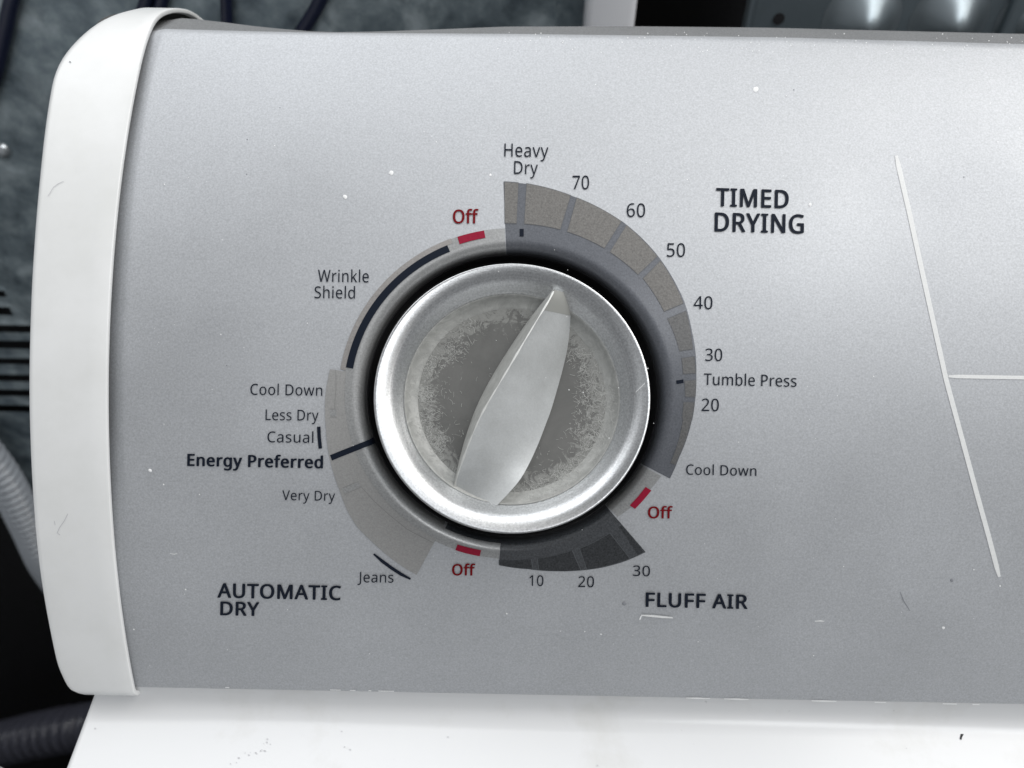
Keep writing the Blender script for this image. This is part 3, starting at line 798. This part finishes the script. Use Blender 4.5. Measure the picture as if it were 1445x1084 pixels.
appA = thing('rear_appliance', (-.25, YB + .3, 0), 'appliance behind the dryer with mottled galvanised back, louvres, cables and ribbed hoses', 'appliance')
body = mesh_obj('cabinet', box_v(-.62, xp1 - .003, YB + .012, YB + .62, .0, ZT - .01), BF, M_dark, appA, False)
# back sheet with a folded seam; louvre slots are openings over a dark inside
holes = []
for (y0, y1, xa, xb) in ((410, 417, -60, 10), (433, 443, -60, 19), (458, 468, -60, 64), (480, 491, -60, 64), (505, 513, -60, 64), (528, 537, -60, 64), (549, 558, -60, 64), (571, 580, -60, 64)):
    a = at_back(xa, y0 - 2); b = at_back(xb, y1 + 2); holes.append((a.x, b.x, b.z, a.z))
zs = sorted({zlow, ZT} | {h[2] for h in holes} | {h[3] for h in holes})
xa0 = -.62; V = []; Fc = []
def add_rect(x0, x1, z0, z1, y=YB):
    b = len(V); V.extend([(x0, y, z0), (x1, y, z0), (x1, y, z1), (x0, y, z1)]); Fc.append((b, b + 1, b + 2, b + 3))
for z0, z1 in zip(zs, zs[1:]):
    h = [h for h in holes if abs(h[2] - z0) < 1e-6 and abs(h[3] - z1) < 1e-6]
    if h: add_rect(xa0, h[0][0], z0, z1); add_rect(h[0][1], xpan, z0, z1)
    else: add_rect(xa0, xpan, z0, z1)
sheet = mesh_obj('back_sheet', V, Fc, M_galv, appA, False)
for (x0, x1, z0, z1) in holes:                       # hood of each louvre
    d = .0007; h = (z1 - z0)
    vv = [(x0, YB, z1 + h * .55), (x1, YB, z1 + h * .55), (x1, YB - d, z1), (x0, YB - d, z1), (x0, YB, z1 - h * .1), (x1, YB, z1 - h * .1), (x1 + .002, YB, z1)]
    mesh_obj('louvre_hood', vv, [(0, 3, 2, 1), (3, 4, 5, 2), (1, 2, 6), (2, 5, 6)], M_galv, sheet, False)
V = []; Fc = []; add_rect(xpan, xp0, zlow, ZT, YB + .004); b = len(V)
mesh_obj('seam_strip', V + [(xpan, YB, zlow), (xpan, YB + .004, zlow), (xpan, YB + .004, ZT), (xpan, YB, ZT)], Fc + [(b, b + 1, b + 2, b + 3)], M_galv, appA, False)
def bev_box(name, x0, x1, y0, y1, z0, z1, m, par, bev=.003):
    o = mesh_obj(name, box_v(x0, x1, y0, y1, z0, z1), BF, m, par, True)
    bm = bmesh.new(); bm.from_mesh(o.data); bmesh.ops.bevel(bm, geom=bm.edges[:], offset=bev, segments=3, affect='EDGES', profile=.5); bm.to_mesh(o.data); bm.free()
    for p in o.data.polygons: p.use_smooth = True
    o.data.set_sharp_from_angle(angle=math.radians(35)); return o
bev_box('corner_post', xp0, xp1, YB - .004, YB + .03, 0, ZT, M_post, appA)
def tube(name, pts, r, m, par, ribs=0, rib_amp=0.0, n=14):
    """tube through points; ribs > 0 gives a corrugated wall with that pitch"""
    P = [Vector(p) for p in pts]; Q = []
    for i in range(len(P) - 1):
        for t in [k / 12 for k in range(12)]: Q.append(cat(P[max(0, i - 1)], P[i], P[i + 1], P[min(len(P) - 1, i + 2)], t))
    Q.append(P[-1])
    # resample evenly
    ds = [0]
    for a, b in zip(Q, Q[1:]): ds.append(ds[-1] + (b - a).length)
    step = ribs / 8 if ribs else ds[-1] / 40; cnt = int(ds[-1] / step); C = []; k = 0
    for i in range(cnt + 1):
        s = i * step
        while k < len(ds) - 2 and ds[k + 1] < s: k += 1
        C.append((Q[k].lerp(Q[k + 1], (s - ds[k]) / max(1e-9, ds[k + 1] - ds[k])), s))
    V = []
    up = Vector((.3, .2, 1)).normalized()
    for i, (c, s) in enumerate(C):
        t = (C[min(i + 1, cnt)][0] - C[max(i - 1, 0)][0]).normalized(); a = t.cross(up).normalized(); b_ = t.cross(a)
        rr_ = r + (rib_amp * math.cos(2 * math.pi * s / ribs) if ribs else 0)
        for q_ in range(n):
            an = 2 * math.pi * q_ / n; V.append(c + (a * math.cos(an) + b_ * math.sin(an)) * rr_)
    f = []
    for i in range(cnt):
        for q_ in range(n): f.append((i * n + q_, i * n + (q_ + 1) % n, (i + 1) * n + (q_ + 1) % n, (i + 1) * n + q_))
    f.append(tuple(range(n))); f.append(tuple(cnt * n + q_ for q_ in range(n)))
    return mesh_obj(name, V, f, m, par, True, None, 60)
yc = YB - .0035
def cable(pts, r): tube('cable', [at_back(u, v, yc) for u, v in pts], r, M_cable, appA)
cable([(48, -110), (17, 0), (8, 40), (-16, 130), (-70, 240)], .0028)
cable([(230, -90), (207, 0), (190, 40), (168, 90), (150, 170)], .0024)
cable([(245, -100), (229, 0), (212, 40), (190, 90), (170, 170)], .0024)
cable([(318, -110), (319, 0), (322, 60), (328, 140)], .0022)
cable([(490, -90), (452, 0), (432, 35), (400, 85), (360, 150)], .0026)
p = at_back(3, 212, YB); V = []
for i in range(7):
    a = math.pi / 2 * i / 6
    for k in range(16): V.append(Vector((p.x + .0040 * math.cos(a) * math.cos(k * math.pi / 8), p.y - .0030 * math.sin(a), p.z + .0040 * math.cos(a) * math.sin(k * math.pi / 8))))
mesh_obj('screw', V, [(i * 16 + k, (i + 1) * 16 + k, (i + 1) * 16 + (k + 1) % 16, i * 16 + (k + 1) % 16) for i in range(6) for k in range(16)] + [tuple(range(96, 112))], M_zinc, appA)
# ribbed hose hanging off the sheet
yh = YB - .016
tube('ribbed_hose', [at_back(-150, 500, yh + .014), at_back(-70, 585, yh), at_back(0, 668, yh), at_back(38, 740, yh), at_back(66, 800, yh), at_back(105, 850, yh + .012), at_back(160, 890, yh + .02)], .0088, M_hose, appA, .0060, .0017, 18)

# ---- second appliance, further right
xb0 = at_back(1058, 30).x; YB2 = YB + .003
appB = thing('rear_appliance', (xb0 + .3, YB2 + .3, 0), 'appliance behind the dryer with smooth blue-grey steel back and embossed domes', 'appliance')
mesh_obj('cabinet', box_v(xb0 + .004, xb0 + .62, YB2 + .012, YB2 + .62, 0, ZT - .01), BF, M_dark, appB, False)
bs = bev_box('back_sheet', xb0, xb0 + .62, YB2, YB2 + .010, .05, ZT, M_steel, appB, .003)
def dome(u, v, r, h):
    p = at_back(u, v, YB2); V = []
    for i in range(11):
        t = i / 10; rad_ = r * (1 - t); hh = h * (math.cos(math.pi * (1 - t)) + 1) / 2
        for k in range(32): V.append(Vector((p.x + rad_ * math.cos(k * math.pi / 16), p.y - hh - .0001, p.z + rad_ * math.sin(k * math.pi / 16))))
    mesh_obj('embossed_dome', V, [(i * 32 + k, (i + 1) * 32 + k, (i + 1) * 32 + (k + 1) % 32, i * 32 + (k + 1) % 32) for i in range(10) for k in range(32)], M_dome, appB)
M_dome = mat('polished_steel_dome', (.34, .39, .42), .40, .8)
for u in (1215, 1338, 1461): dome(u, 28, .0150, .0105)
p = at_back(1099, 27, YB2 - .0006)
V = [Vector((p.x + .0022 * math.cos(k * math.pi / 8), p.y, p.z + .0022 * math.sin(k * math.pi / 8))) for k in range(16)]
mesh_obj('screw_hole', V, [tuple(range(16))], M_dark, appB, False)
# folded strip towards the right
a = at_back(1425, 0, YB2); c = at_back(1408, 60, YB2)
bev_box('fold_strip', a.x, a.x + .03, YB2 - .004, YB2 + .001, .06, ZT - .01, M_steel, appB, .0015)

# ---- black ribbed hose low behind the dryer and a white cabinet beside
yk = YB - .034
tube('corrugated_hose', [at_back(-190, 1090, YB + .02), at_back(-110, 1078, yk), at_back(0, 1050, yk), at_back(60, 1036, yk), at_back(120, 1026, yk), at_back(180, 1022, yk), at_back(260, 1020, YB + .02)], .019, M_bhose, appA, .0112, .0022, 24)
zc = .90; pc = hit_z(19, 1084, zc); pa = hit_z(-2, 1074.5, zc)
side = thing('neighbouring_cabinet', (pc.x - .3, pc.y - .3, 0), 'white painted cabinet with rounded corner, below the black ribbed hose', 'cabinet')
dr = (pc - pa).normalized(); nd = Vector((dr.y, -dr.x, 0))
if nd.y > 0: nd = -nd
c1 = pc + dr * .012; c0 = pa - dr * .5
base = [c0, c1, c1 + nd * .55, c0 + nd * .55]
V = [Vector((p.x, p.y, 0)) for p in base] + [Vector((p.x, p.y, zc)) for p in base]
o = mesh_obj('cabinet_shell', V, BF, M_enamel, side, True, None, 40)
bm = bmesh.new(); bm.from_mesh(o.data); bmesh.ops.bevel(bm, geom=[e for e in bm.edges], offset=.006, segments=4, affect='EDGES', profile=.5); bm.to_mesh(o.data); bm.free()
for p in o.data.polygons: p.use_smooth = True
o.data.set_sharp_from_angle(angle=math.radians(35))
for ob in bpy.data.objects:
    if 'org' in ob: del ob['org']
